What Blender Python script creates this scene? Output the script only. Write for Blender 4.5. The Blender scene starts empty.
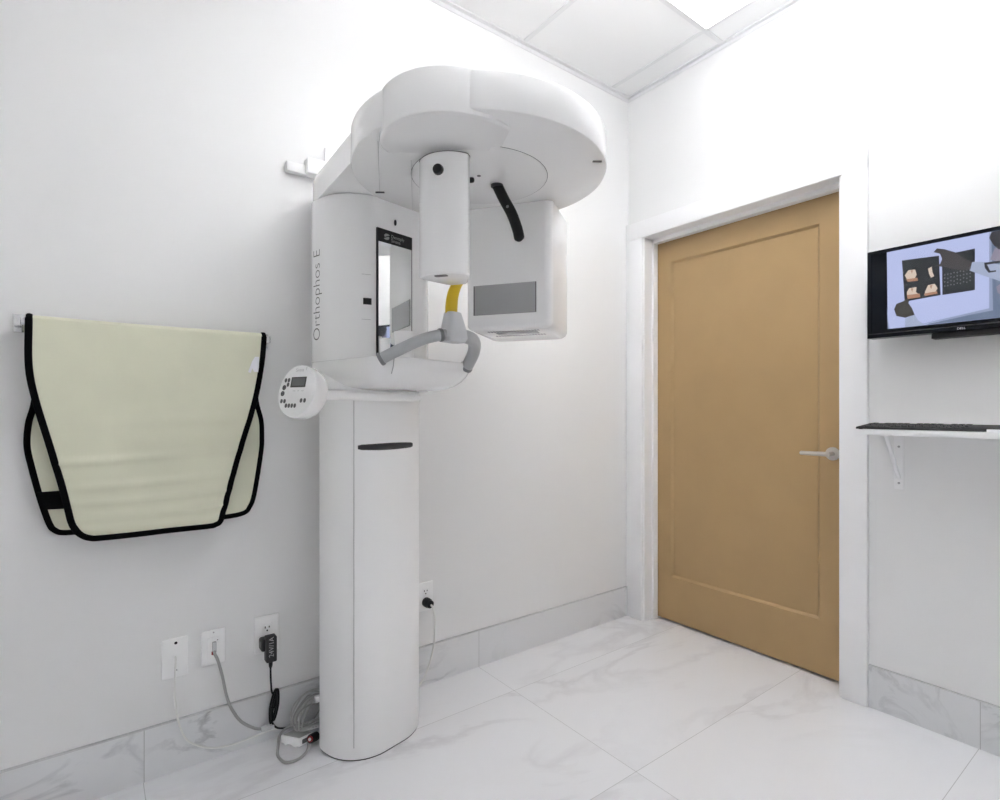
import bpy, bmesh, math, random
from mathutils import Vector, Matrix
random.seed(7)
SC = bpy.context.scene
COL = SC.collection
PI = math.pi

# ------------------------------------------------------------------ materials
def mat(name, col, rough=0.5, metal=0.0, coat=0.0, emit=None, estr=0.0, spec=None, bump=None, var=0.0):
    m = bpy.data.materials.new(name); m.use_nodes = True
    nt = m.node_tree; b = nt.nodes['Principled BSDF']
    b.inputs['Base Color'].default_value = (*col, 1)
    b.inputs['Roughness'].default_value = rough
    b.inputs['Metallic'].default_value = metal
    b.inputs['Coat Weight'].default_value = coat
    b.inputs['Coat Roughness'].default_value = 0.08
    if spec is not None: b.inputs['Specular IOR Level'].default_value = spec
    if emit:
        b.inputs['Emission Color'].default_value = (*emit, 1)
        b.inputs['Emission Strength'].default_value = estr
    tc = nt.nodes.new('ShaderNodeTexCoord')
    if bump:
        scale, strength, dist = bump
        n = nt.nodes.new('ShaderNodeTexNoise'); n.inputs['Scale'].default_value = scale
        n.inputs['Detail'].default_value = 3
        nt.links.new(tc.outputs['Object'], n.inputs['Vector'])
        bp = nt.nodes.new('ShaderNodeBump'); bp.inputs['Strength'].default_value = strength
        bp.inputs['Distance'].default_value = dist
        nt.links.new(n.outputs['Fac'], bp.inputs['Height'])
        nt.links.new(bp.outputs['Normal'], b.inputs['Normal'])
    if var:
        n2 = nt.nodes.new('ShaderNodeTexNoise'); n2.inputs['Scale'].default_value = 6
        nt.links.new(tc.outputs['Object'], n2.inputs['Vector'])
        rp = nt.nodes.new('ShaderNodeValToRGB')
        rp.color_ramp.elements[0].position = 0.35; rp.color_ramp.elements[1].position = 0.65
        rp.color_ramp.elements[0].color = (*[c * (1 - var) for c in col], 1)
        rp.color_ramp.elements[1].color = (*[min(1, c * (1 + var)) for c in col], 1)
        nt.links.new(n2.outputs['Fac'], rp.inputs['Fac'])
        nt.links.new(rp.outputs['Color'], b.inputs['Base Color'])
    return m

def marble(name, base, vein, rough, tile, offs, axes, grout, amount=1.0, gw=0.0012, vscale=1.0):
    """procedural marble tile; axes = which object coords run along the two tile directions"""
    m = bpy.data.materials.new(name); m.use_nodes = True
    nt = m.node_tree; N = nt.nodes; Lk = nt.links; b = N['Principled BSDF']
    b.inputs['Roughness'].default_value = rough
    tc = N.new('ShaderNodeTexCoord'); sp = N.new('ShaderNodeSeparateXYZ')
    Lk.new(tc.outputs['Object'], sp.inputs[0])
    def mth(op, a, c=None, clamp=False):
        n = N.new('ShaderNodeMath'); n.operation = op; n.use_clamp = clamp
        for i, v in enumerate((a, c)):
            if v is None: continue
            if isinstance(v, (int, float)): n.inputs[i].default_value = v
            else: Lk.new(v, n.inputs[i])
        return n.outputs[0]
    idx, lines = [], None
    for k in range(2):
        if axes[k] is None: continue
        q = mth('DIVIDE', mth('SUBTRACT', sp.outputs[axes[k]], offs[k]), tile[k])
        fl = mth('FLOOR', q); idx.append(fl)
        fr = mth('SUBTRACT', q, fl)
        d = mth('MULTIPLY', mth('MINIMUM', fr, mth('SUBTRACT', 1.0, fr)), tile[k])
        ln = mth('LESS_THAN', d, gw)
        lines = ln if lines is None else mth('MAXIMUM', lines, ln)
    seed = mth('MULTIPLY', idx[0], 7.31)
    if len(idx) > 1: seed = mth('ADD', seed, mth('MULTIPLY', idx[1], 3.77))
    cx = N.new('ShaderNodeCombineXYZ')
    Lk.new(mth('ADD', mth('MULTIPLY', sp.outputs[0], 0.75), seed), cx.inputs[0])
    Lk.new(mth('ADD', mth('MULTIPLY', sp.outputs[1], 1.5), mth('MULTIPLY', sp.outputs[0], 0.35)), cx.inputs[1])
    Lk.new(mth('ADD', mth('MULTIPLY', sp.outputs[2], 1.4), seed), cx.inputs[2])
    n1 = N.new('ShaderNodeTexNoise'); n1.inputs['Scale'].default_value = 1.5 * vscale; n1.inputs['Detail'].default_value = 7
    n1.inputs['Roughness'].default_value = 0.55; n1.inputs['Distortion'].default_value = 0.9
    Lk.new(cx.outputs[0], n1.inputs['Vector'])
    v = mth('ABSOLUTE', mth('SUBTRACT', n1.outputs['Fac'], 0.5))
    v = mth('SUBTRACT', 1.0, mth('DIVIDE', v, 0.045), True)
    n2 = N.new('ShaderNodeTexNoise'); n2.inputs['Scale'].default_value = 1.1 * vscale; n2.inputs['Detail'].default_value = 3
    Lk.new(cx.outputs[0], n2.inputs['Vector'])
    msk = mth('MULTIPLY', mth('SUBTRACT', n2.outputs['Fac'], 0.42), 4.0, True)
    v = mth('MULTIPLY', mth('MULTIPLY', v, msk), 0.75 * amount)
    cl = mth('MULTIPLY', mth('MULTIPLY', mth('SUBTRACT', n2.outputs['Fac'], 0.5), 2.2, True), 0.30 * amount)
    f = mth('MAXIMUM', v, cl)
    mx = N.new('ShaderNodeMix'); mx.data_type = 'RGBA'
    Lk.new(f, mx.inputs[0]); mx.inputs[6].default_value = (*base, 1); mx.inputs[7].default_value = (*vein, 1)
    mg = N.new('ShaderNodeMix'); mg.data_type = 'RGBA'
    Lk.new(lines, mg.inputs[0]); Lk.new(mx.outputs[2], mg.inputs[6]); mg.inputs[7].default_value = (*grout, 1)
    Lk.new(mg.outputs[2], b.inputs['Base Color'])
    return m

WALLC = (0.80, 0.80, 0.80)
EA, ED = 0.68, 12.5
M = dict(
    wall=mat('wall_paint', WALLC, 0.55, bump=(160, 0.04, 0.002)),
    ceil=mat('ceiling_tile', (0.80, 0.80, 0.80), 0.8, bump=(220, 0.1, 0.002)),
    grid=mat('grid_metal', (0.72, 0.72, 0.73), 0.45),
    trim=mat('white_trim', (0.86, 0.86, 0.87), 0.32),
    floor=marble('floor_marble', (0.80, 0.805, 0.83), (0.56, 0.55, 0.575), 0.16, (1.235, 0.6135), (-1.0165, -0.2625), (0, 1), (0.52, 0.52, 0.53), 0.8, 0.0010),
    base_l=marble('skirting_marble', (0.755, 0.76, 0.775), (0.36, 0.365, 0.385), 0.22, (1.235, 1), (-1.0145, 0), (0, None), (0.48, 0.48, 0.48), 1.25, 0.0012, 2.2),
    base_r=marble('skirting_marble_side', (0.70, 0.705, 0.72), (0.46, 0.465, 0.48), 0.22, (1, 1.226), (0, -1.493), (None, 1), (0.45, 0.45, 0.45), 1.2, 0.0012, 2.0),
    bcap=mat('skirting_edge', (0.56, 0.56, 0.57), 0.4),
    door=mat('tan_door_paint', (0.43, 0.288, 0.134), 0.42, bump=(90, 0.03, 0.001), var=0.02),
    steel=mat('brushed_steel', (0.62, 0.60, 0.58), 0.28, 1.0),
    plast=mat('white_plastic', (0.90, 0.90, 0.903), 0.20, coat=0.3),
    plast2=mat('white_plastic_satin', (0.90, 0.90, 0.90), 0.35),
    plate=mat('outlet_plastic', (0.93, 0.93, 0.93), 0.22),
    dark=mat('seam_grey', (0.12, 0.12, 0.125), 0.6),
    seam=mat('seam_light', (0.42, 0.42, 0.43), 0.6),
    seam2=mat('seam_pale', (0.50, 0.50, 0.50), 0.6),
    black=mat('black_plastic', (0.007, 0.007, 0.008), 0.38, spec=0.3),
    blackm=mat('black_matte', (0.02, 0.02, 0.022), 0.55),
    grip=mat('charcoal_plastic', (0.04, 0.04, 0.043), 0.4),
    mirror=mat('mirror_glass', (0.88, 0.89, 0.88), 0.02, 1.0),
    gmet=mat('grey_handle', (0.42, 0.43, 0.445), 0.32, coat=0.2),
    gmet2=mat('pale_grey_plastic', (0.56, 0.57, 0.585), 0.3, coat=0.2),
    gmet3=mat('dark_grey_collar', (0.22, 0.225, 0.235), 0.35),
    yellow=mat('yellow_plastic', (0.62, 0.42, 0.004), 0.4),
    window=mat('grey_sensor_window', (0.38, 0.385, 0.395), 0.22, 0.0, coat=0.2),
    lcd=mat('lcd_grey', (0.16, 0.165, 0.17), 0.3),
    lcdf=mat('lcd_frame', (0.06, 0.06, 0.06), 0.4),
    textg=mat('grey_lettering', (0.10, 0.10, 0.105), 0.5),
    textl=mat('pale_lettering', (0.75, 0.75, 0.75), 0.5),
    textm=mat('mid_grey_lettering', (0.36, 0.36, 0.36), 0.5),
    cloth=mat('pale_green_vinyl', (0.72, 0.72, 0.565), 0.5, bump=(14, 0.25, 0.004), var=0.03),
    bind=mat('black_binding', (0.004, 0.004, 0.0045), 0.8, bump=(900, 0.3, 0.001), spec=0.08),
    tag=mat('white_tag', (0.85, 0.85, 0.88), 0.6),
    chrome=mat('satin_chrome', (0.72, 0.73, 0.74), 0.22, 1.0),
    cabw=mat('white_cable', (0.78, 0.78, 0.76), 0.45),
    cabg=mat('grey_cable', (0.36, 0.36, 0.355), 0.5),
    cabg2=mat('light_grey_cable', (0.50, 0.50, 0.495), 0.5),
    cabg3=mat('mid_grey_cable', (0.25, 0.25, 0.25), 0.5),
    red=mat('red_plastic', (0.30, 0.02, 0.025), 0.4),
    clear=mat('clear_plug', (0.65, 0.66, 0.67), 0.15, coat=0.4),
    screen=mat('screen_black', (0.004, 0.006, 0.010), 0.2, spec=0.25),
    light=mat('light_diffuser', (0.9, 0.9, 0.9), 0.5, emit=(0.985, 0.99, 1.0), estr=EA),
    light_fill=mat('added_fill_glow', (0.9, 0.9, 0.9), 0.5, emit=(0.985, 0.99, 1.0), estr=ED),  # glow of the added uplight only
)
def scr(name, col, s=1.0):
    return mat(name, (0.01, 0.01, 0.01), 0.25, emit=col, estr=s * .25)
M.update(
    s_img=scr('screen_pale_blue', (0.43, 0.48, 0.74)), s_wall=scr('screen_slate', (0.13, 0.17, 0.26)),
    s_line=scr('screen_blue_grey', (0.26, 0.31, 0.45)), s_dk=scr('screen_charcoal', (0.014, 0.017, 0.022)),
    s_tooth=scr('screen_ivory', (0.60, 0.50, 0.42)), s_gum=scr('screen_brown', (0.38, 0.20, 0.13)),
    s_hand=scr('screen_dark_grey', (0.050, 0.045, 0.048)), s_slv=scr('screen_sleeve', (0.33, 0.38, 0.52)),
    s_hair=scr('screen_hair', (0.030, 0.030, 0.038)), s_face=scr('screen_face', (0.24, 0.22, 0.29)),
    s_dot=scr('screen_grey', (0.20, 0.21, 0.23)), s_hand2=scr('screen_olive', (0.045, 0.042, 0.036)))

# ------------------------------------------------------------------ mesh builder
def offset(poly, d):
    """inset (d>0) a CCW outline, per-vertex normals"""
    n = len(poly); out = []
    for i in range(n):
        p0, p1, p2 = (Vector(poly[(i + k) % n]) for k in (-1, 0, 1))
        e1, e2 = (p1 - p0), (p2 - p1)
        if e1.length < 1e-9: e1 = e2
        if e2.length < 1e-9: e2 = e1
        e1.normalize(); e2.normalize()
        nn = Vector((-(e1.y + e2.y), e1.x + e2.x))
        if nn.length < 1e-6: nn = Vector((-e1.y, e1.x))
        nn.normalize()
        c = max(0.5, nn.dot(Vector((-e1.y, e1.x))))
        out.append(tuple(p1 + nn * (d / c)))
    return out

def area2(p): return sum(p[i][0] * p[(i + 1) % len(p)][1] - p[(i + 1) % len(p)][0] * p[i][1] for i in range(len(p)))
def ccw(p): return list(p) if area2(p) > 0 else list(reversed(p))

def rrect(x0, x1, y0, y1, r, n=8):
    """rounded rectangle; r single or (x0y0, x1y0, x1y1, x0y1)"""
    if not isinstance(r, (tuple, list)): r = (r,) * 4
    cs = [(x0, y0, 1, 1, PI), (x1, y0, -1, 1, 1.5 * PI), (x1, y1, -1, -1, 0), (x0, y1, 1, -1, .5 * PI)]
    out = []
    for (cx, cy, sx, sy, a0), q in zip(cs, r):
        if q <= 1e-6: out.append((cx, cy)); continue
        for i in range(n + 1):
            a = a0 + .5 * PI * i / n
            out.append((cx + sx * q + q * math.cos(a), cy + sy * q + q * math.sin(a)))
    return out

def circle(cx, cy, r, n=48, a0=0): return [(cx + r * math.cos(a0 + 2 * PI * i / n), cy + r * math.sin(a0 + 2 * PI * i / n)) for i in range(n)]

def hull(pts):
    pts = sorted(set((round(a, 6), round(b, 6)) for a, b in pts))
    def half(ps):
        h = []
        for p in ps:
            while len(h) > 1 and (h[-1][0] - h[-2][0]) * (p[1] - h[-2][1]) - (h[-1][1] - h[-2][1]) * (p[0] - h[-2][0]) <= 0: h.pop()
            h.append(p)
        return h
    a, b = half(pts), half(pts[::-1])
    return a[:-1] + b[:-1]

def spline(pts, per=10):
    """Catmull-Rom through the points"""
    P = [Vector(p) for p in pts]; out = []
    for i in range(len(P) - 1):
        p0 = P[i - 1] if i else P[0] * 2 - P[1]; p1, p2 = P[i], P[i + 1]
        p3 = P[i + 2] if i + 2 < len(P) else P[-1] * 2 - P[-2]
        for k in range(per):
            t = k / per
            out.append(0.5 * ((2 * p1) + (p2 - p0) * t + (2 * p0 - 5 * p1 + 4 * p2 - p3) * t * t + (3 * p1 - p0 - 3 * p2 + p3) * t ** 3))
    out.append(P[-1]); return out

class MB:
    def __init__(s): s.v = []; s.f = []; s.mi = []; s.cur = 0
    def add(s, vs, fs):
        o = len(s.v); s.v += [tuple(v) for v in vs]; s.f += [tuple(o + i for i in f) for f in fs]; s.mi += [s.cur] * len(fs); return s
    def box(s, x0, x1, y0, y1, z0, z1, b=0.0, xf=None):
        return s.prism(rrect(x0, x1, y0, y1, 0), z0, z1, b, xf) if b <= 0 else s.prism(rrect(x0, x1, y0, y1, b, 2), z0, z1, b * .7, xf)
    def loft(s, rings, cap=True, closed=True):
        n = len(rings[0]); o = len(s.v); vs = [p for r in rings for p in r]; fs = []
        for k in range(len(rings) - 1):
            for i in range(n if closed else n - 1):
                j = (i + 1) % n
                fs.append((k * n + i, k * n + j, (k + 1) * n + j, (k + 1) * n + i))
        if cap:
            fs.append(tuple(reversed(range(n)))); fs.append(tuple((len(rings) - 1) * n + i for i in range(n)))
        return s.add(vs, fs)
    def prism(s, outline, z0, z1, bevel=0.0, xf=None, seg=3, btop=True, bbot=True):
        """outline in local xy, extruded in z, edges rounded by bevel; xf maps a local Vector to world"""
        ol = ccw(outline); rings = []
        def ring(d, z):
            rings.append([(x, y, z) for x, y in (offset(ol, d) if d > 1e-7 else ol)])
        if bevel > 0 and bbot:
            for k in range(seg): a = .5 * PI * k / seg; ring(bevel * (1 - math.sin(a)), z0 + bevel * (1 - math.cos(a)))
            ring(0, z0 + bevel)
        else: ring(0, z0)
        if bevel > 0 and btop:
            ring(0, z1 - bevel)
            for k in range(1, seg + 1): a = .5 * PI * k / seg; ring(bevel * (1 - math.cos(a)), z1 - bevel * (1 - math.sin(a)))
        else: ring(0, z1)
        if xf: rings = [[tuple(xf(Vector(p))) for p in r] for r in rings]
        return s.loft(rings)
    def tube(s, path, r, n=10, cap=True, flat=None, up=None):
        """round (or flat=(a,b) elliptical/ribbon) sweep along a path; r number or list"""
        P = [Vector(p) for p in path]; rings = []
        t0 = (P[1] - P[0]).normalized()
        ref = Vector(up) if up else (Vector((0, 0, 1)) if abs(t0.z) < .9 else Vector((1, 0, 0)))
        nrm = (ref - t0 * ref.dot(t0)).normalized()
        for i, p in enumerate(P):
            t = (P[min(i + 1, len(P) - 1)] - P[max(i - 1, 0)])
            t = t.normalized() if t.length > 1e-9 else t0
            if up: nrm = Vector(up) - t * Vector(up).dot(t)
            else: nrm = nrm - t * nrm.dot(t)
            nrm.normalize(); bn = t.cross(nrm)
            rr = r[i] if isinstance(r, (list, tuple)) else r
            a, b = (flat[0] * rr, flat[1] * rr) if flat else (rr, rr)
            rings.append([tuple(p + nrm * (a * math.cos(2 * PI * k / n)) + bn * (b * math.sin(2 * PI * k / n))) for k in range(n)])
        return s.loft(rings, cap)
    def lathe(s, prof, origin, axis, n=32):
        """prof: list of (r, h) along axis"""
        ax = Vector(axis).normalized(); e1 = ax.orthogonal().normalized(); e2 = ax.cross(e1); o = Vector(origin)
        rings = [[tuple(o + ax * h + e1 * (r * math.cos(2 * PI * k / n)) + e2 * (r * math.sin(2 * PI * k / n))) for k in range(n)] for r, h in prof]
        return s.loft(rings)
    def build(s, name, m, parent=None, smooth=True, ang=35):
        me = bpy.data.meshes.new(name)
        root = parent
        while root is not None and root.parent: root = root.parent
        off = Vector(root.location) if root else Vector((0, 0, 0))
        me.from_pydata([tuple(Vector(v) - off) for v in s.v], [], s.f)
        bm = bmesh.new(); bm.from_mesh(me)
        bmesh.ops.remove_doubles(bm, verts=bm.verts, dist=1e-6)
        bmesh.ops.recalc_face_normals(bm, faces=bm.faces); bm.to_mesh(me); bm.free()
        ms = m if isinstance(m, (list, tuple)) else [m]
        for q in ms: me.materials.append(M[q])
        if len(ms) > 1 and len(me.polygons) == len(s.mi):
            for p, k in zip(me.polygons, s.mi): p.material_index = k
        if smooth:
            for p in me.polygons: p.use_smooth = True
            me.set_sharp_from_angle(angle=math.radians(ang))
        o = bpy.data.objects.new(name, me); COL.objects.link(o)
        if parent: o.parent = parent
        return o

def tag(o, label=None, cat=None, group=None, kind=None):
    if label: o['label'] = label
    if cat: o['category'] = cat
    if group: o['group'] = group
    if kind: o['kind'] = kind
    return o
def thing(name, loc, label, cat, group=None):
    o = bpy.data.objects.new(name, None); o.location = loc; o.empty_display_size = .05; COL.objects.link(o)
    return tag(o, label, cat, group)
def single(mb, name, m, loc, label, cat, group=None, **kw):
    """a thing that is one mesh, its origin moved to loc"""
    o = mb.build(name, m, None, **kw); L = Vector(loc)
    o.data.transform(Matrix.Translation(-L)); o.location = L
    return tag(o, label, cat, group)
def struct(mb, name, m, parent=None, label=None, cat=None, **kw):
    o = mb.build(name, m, parent, **kw)
    if parent is None: tag(o, label, cat, kind='structure')
    return o

def text_mesh(body, size, thin=0.0):
    cu = bpy.data.curves.new('lettering', 'FONT'); cu.body = body; cu.size = size
    cu.align_x = 'LEFT'; cu.resolution_u = 4; cu.offset = thin * size
    ob = bpy.data.objects.new('lettering_tmp', cu); COL.objects.link(ob)
    dg = bpy.context.evaluated_depsgraph_get(); me = bpy.data.meshes.new_from_object(ob.evaluated_get(dg))
    bpy.data.objects.remove(ob); bpy.data.curves.remove(cu)
    vs = [tuple(v.co[:2]) for v in me.vertices]; fs = [tuple(p.vertices) for p in me.polygons]
    bpy.data.meshes.remove(me); return vs, fs

# ------------------------------------------------------------------ room shell
H = 2.856; XW = -3.5; YB = -3.1
struct(MB().box(XW, 0.40, YB, 0.0, -0.12, 0.0), 'floor', 'floor', label='polished white marble tile floor with soft grey veins', cat='floor', smooth=False)
struct(MB().box(XW - .12, 0.15, 0.0, 0.12, -0.12, H + .1), 'wall_left', 'wall', label='white painted wall behind the imaging machine', cat='wall', smooth=False)
w = MB()
DY0, DY1, DZ = -1.0785, -0.108, 2.066           # rough door opening
w.box(0, .14, DY1, 0.0, 0, H); w.box(0, .14, YB, DY0, 0, H); w.box(0, .14, DY0, DY1, DZ, H)
struct(w, 'wall_right', 'wall', label='white painted wall holding the tan door', cat='wall', smooth=False)
struct(MB().box(XW - .12, .14, YB - .12, YB, -0.12, H + .1), 'wall_back', 'wall', label='white wall behind the viewer', cat='wall', smooth=False)
struct(MB().box(XW - .12, XW, YB, 0.0, -0.12, H + .1), 'wall_side', 'wall', label='white wall left of the viewer', cat='wall', smooth=False)
struct(MB().box(XW, 0.0, YB, 0.0, H, H + .1), 'ceiling', 'ceil', label='white suspended tile ceiling', cat='ceiling', smooth=False)
# the dark corridor beyond the closed door
struct(MB().box(0.14, 0.40, -1.3, 0.1, 2.2, 2.3).box(0.40, 0.45, -1.3, 0.1, 0, 2.3), 'wall_corridor', 'wall', label='wall of the passage behind the door', cat='wall', smooth=False)
g = MB()
LX = [-0.153 - .6065 * k for k in range(6)]; LY = [-0.567 - .6065 * k for k in range(5)]
for x in LX: g.box(x - .011, x + .011, YB, -.02, H - .004, H + .002)
for y in LY: g.box(XW, -.02, y - .011, y + .011, H - .0045, H + .002)
struct(g, 'trim_1', 'grid', label='pale metal grid bars between the ceiling tiles', cat='trim', smooth=False)
g = MB()
g.box(XW, 0, -.022, 0, H - .006, H).box(XW, 0, -.003, 0, H - .024, H)
g.box(-.022, 0, YB, 0, H - .006, H).box(-.003, 0, YB, 0, H - .024, H)
struct(g, 'trim_2', 'grid', label='pale metal angle where ceiling meets the walls', cat='trim', smooth=False)

def skirting(name, m, a, label):
    t = MB(); t.box(*a, 0.0, 0.1578); o = struct(t, name, m, label=label, cat='baseboard', smooth=False)
    x0, x1, y0, y1 = a
    c = MB(); c.box(x0, x1, y0 - (.001 if name.endswith('left') else 0), y1, .1578, .1605)
    c.build('edge_strip', 'bcap', o, smooth=False)
    return o
skirting('baseboard_left', 'base_l', (XW, -.0215, -.011, 0.0), 'grey marble tile skirting along the machine wall')
skirting('baseboard_right', 'base_r', (-.011, 0.0, YB, -1.167), 'grey marble tile skirting right of the door')

# door, casing
cs = MB()
T = .022
cs.box(-T, 0, -.1085, -.004, 0, 2.055, .002)                 # left leg
cs.box(-T, 0, -1.166, -1.078, 0, 2.055, .002)                # right leg
cs.box(-T, 0, -1.166, -.004, 2.055, 2.146, .002)             # head
struct(cs, 'trim_3', 'trim', label='wide white casing around the tan door', cat='trim')
jb = MB()
jb.box(-.012, .14, DY1 - .012, DY1, 0, DZ).box(-.012, .14, DY0, DY0 + .012, 0, DZ).box(-.012, .14, DY0, DY1, DZ - .012, DZ)
jb.box(.050, .0855, DY1 - .024, DY1 - .011, 0, DZ).box(.050, .0855, DY0 + .011, DY0 + .024, 0, DZ).box(.050, .0855, DY0, DY1, DZ - .034, DZ - .011)
struct(jb, 'trim_4', 'trim', label='white jamb lining the door opening', cat='trim', smooth=False)

leaf = MB(); X0, X1 = .088, .128
y0, y1, z0, z1 = DY0 + .0145, DY1 - .0145, .011, 2.040
py0, py1, pz0, pz1 = -.953, -.213, .242, 1.922
def yz(pts, x): return [(x, a, b) for a, b in pts]
outer = rrect(y0, y1, z0, z1, 0); rec = lambda d: rrect(py0 + d, py1 - d, pz0 + d, pz1 - d, 0)
leaf.loft([yz(outer, X1), yz(outer, X0), yz(rec(0), X0), yz(rec(.011), X0 + .011)], cap=True)
door = struct(leaf, 'door_1', 'door', label='tan painted single panel door in a white frame', cat='door', smooth=False)
hd = MB(); hy, hz = -1.0055, .949
hd.lathe([(.0, 0), (.026, 0), (.0275, .002), (.0275, .008), (.026, .0095), (0, .0095)], (X0, hy, hz), (-1, 0, 0), 36)
ro = hd.build('handle_rose', 'steel', door)
lv = MB(); lv.lathe([(0, 0), (.0105, 0), (.0105, .048), (.0095, .050), (0, .050)], (X0 - .008, hy, hz), (-1, 0, 0), 24)
lv.tube([(X0 - .050, hy - .008, hz), (X0 - .050, hy + .03, hz), (X0 - .050, hy + .106, hz), (X0 - .050, hy + .109, hz)], [.0095, .0095, .0088, .007], 14)
lv.build('lever_handle', 'steel', door)

# ------------------------------------------------------------------ ceiling light and added fill lamp
def troffer(x0, x1, y0, y1, label, m):
    t = thing('ceiling_light', ((x0 + x1) / 2, (y0 + y1) / 2, H), label, 'ceiling light')
    f = MB(); e = .016
    for a in ((x0, x1, y0, y0 + e), (x0, x1, y1 - e, y1), (x0, x0 + e, y0 + e, y1 - e), (x1 - e, x1, y0 + e, y1 - e)): f.box(*a, H - .008, H + .001)
    f.build('frame', 'grid', t, smooth=False)
    MB().box(x0 + .006, x1 - .006, y0 + .006, y1 - .006, H - .016, H - .001, .006).build('diffuser', m, t)
    MB().box(x0 + e, x1 - e, y0 + e, y1 - e, H - .003, H - .0005).build('pan', 'trim', t, smooth=False)
e = .012
troffer(LX[1] + e, LX[0] - e, LY[2] + e, LY[0] - e, 'bright rectangular ceiling light near the tan door corner', 'light')
def fill_lamp(PX0, PX1, PY0, PY1, PZ, label, m):  # unseen uplight, added to brighten the ceiling and upper walls
    fill_root = thing('added_fill_light', ((PX0 + PX1) / 2, (PY0 + PY1) / 2, PZ), label, 'ceiling light')
    q = MB(); q.loft([[(x, y, z) for x, y in rrect(PX0 + d, PX1 - d, PY0 + d, PY1 - d, .03, 3)] for d, z in ((.03, PZ - .05), (.0, PZ), (.0, PZ + .02), (.012, PZ + .02), (.02, PZ))]); q.build('housing', 'trim', fill_root)
    MB().box(PX0 + .03, PX1 - .03, PY0 + .03, PY1 - .03, PZ + .004, PZ + .012).build('diffuser', m, fill_root, smooth=False)
    for x in (PX0 + .2, PX1 - .2): MB().tube([(x, (PY0 + PY1) / 2, PZ), (x, (PY0 + PY1) / 2, H)], .004, 8).build('hanger', 'grid', fill_root)
fill_lamp(-1.75, -.75, -1.55, -1.25, 2.45, 'long suspended lamp added out of view to brighten ceiling and upper walls', 'light_fill')

# ------------------------------------------------------------------ imaging machine
ALPHA = math.radians(13)
GF = Vector((math.sin(ALPHA), -math.cos(ALPHA))); GS = Vector((math.cos(ALPHA), math.sin(ALPHA))); OC = Vector((-1.6, -.14))
def dv(f, r, z): p = OC + GF * f + GS * r; return (p.x, p.y, z)
def dxf(p): return dv(p.y, p.x, p.z)                          # local (right, forward, z)
CR = Vector((-1.455, -.651)); RN = Vector((-.832, -.555)); RU = Vector((.555, -.832))
def rv(n, u, z): p = CR + RN * n + RU * u; return (p.x, p.y, z)
def rxf(p): return rv(p.x, p.y, p.z)                          # local (n, u, z)
unit = thing('dental_xray_machine', (-1.6, -.14, 0), 'tall white panoramic dental x-ray machine with overhead rotating disc', 'x-ray machine')

col_ol = rrect(-.175, .175, -.052, .172, (.065, .05, .135, .135), 12)
MB().prism(col_ol, .0035, 1.20, .003, dxf).build('column', 'plast2', unit)
MB().prism(offset(ccw(col_ol), .002), .0, .0045, 0, dxf).build('base_plate', 'dark', unit)
# front cover: strip following the front of the column
fc = ccw(col_ol)
def on_front0(r):
    pts = sorted([p for p in fc if p[1] > .02], key=lambda p: p[0])
    for a, b in zip(pts, pts[1:]):
        if a[0] <= r <= b[0] and b[0] - a[0] > 1e-9: return a[1] + (b[1] - a[1]) * (r - a[0]) / (b[0] - a[0])
front = [p for p in fc if p[1] > .02 and not (p[0] < 0 and p[1] < .125)]
front.sort(key=lambda p: -p[0])
outo = offset(fc, -.003); om = {tuple(a): b for a, b in zip(fc, outo)}
strip_out = [om[tuple(p)] for p in front]
cov = strip_out + [(front[-1][0] + .004, front[-1][1] - .004)] + [(front[0][0] - .004, front[0][1])]
MB().prism(cov, .045, 1.165, .0012, dxf, seg=2).build('front_cover', 'plast2', unit)
q = MB(); rj, fj = strip_out[-1][0] - .0006, strip_out[-1][1] + .0004
q.tube([dv(fj, rj, .045), dv(fj, rj, 1.175)], .0013, 6); q.build('seam', 'seam2', unit)
# dark recessed grip across the cover
def on_front(r, extra=0.0, ol=None):
    """forward distance of the outline's front at lateral r"""
    ol = ol or FRONT_ALL; best = None
    for a, b in zip(ol, ol[1:]):
        if min(a[0], b[0]) - 1e-9 <= r <= max(a[0], b[0]) + 1e-9 and abs(b[0] - a[0]) > 1e-9:
            t = (r - a[0]) / (b[0] - a[0]); y = a[1] + t * (b[1] - a[1])
            best = y if best is None else max(best, y)
    return (best if best is not None else ol[0][1]) + extra
FRONT_ALL = sorted([p for p in outo if p[1] > .03], key=lambda p: p[0])
gp = []
for i in range(25):
    r = -.1285 + .205 * i / 24; k = abs(i - 12) / 12
    gp.append((dv(on_front(r), r, 1.0105), .0115 * max(.5, (1 - .30 * k ** 2)) * (1 if k < .97 else .75)))
mb = MB(); mb.tube([p for p, _ in gp], [q for _, q in gp], 12, flat=(1.0, .22), up=(0, 0, 1))
mb.build('grip_slot', 'grip', unit)

# carriage (upper housing)
car_ol = rrect(-.19, .19, -.072, .178, (.058, .058, .085, .150), 14)
MB().prism(car_ol, 1.197, 1.826, .004, dxf).build('carriage', 'plast', unit)
FR = .1785
def dbox(mb, r0, r1, f0, f1, z0, z1, b=0): return mb.box(r0, r1, f0, f1, z0, z1, b, dxf)
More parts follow.
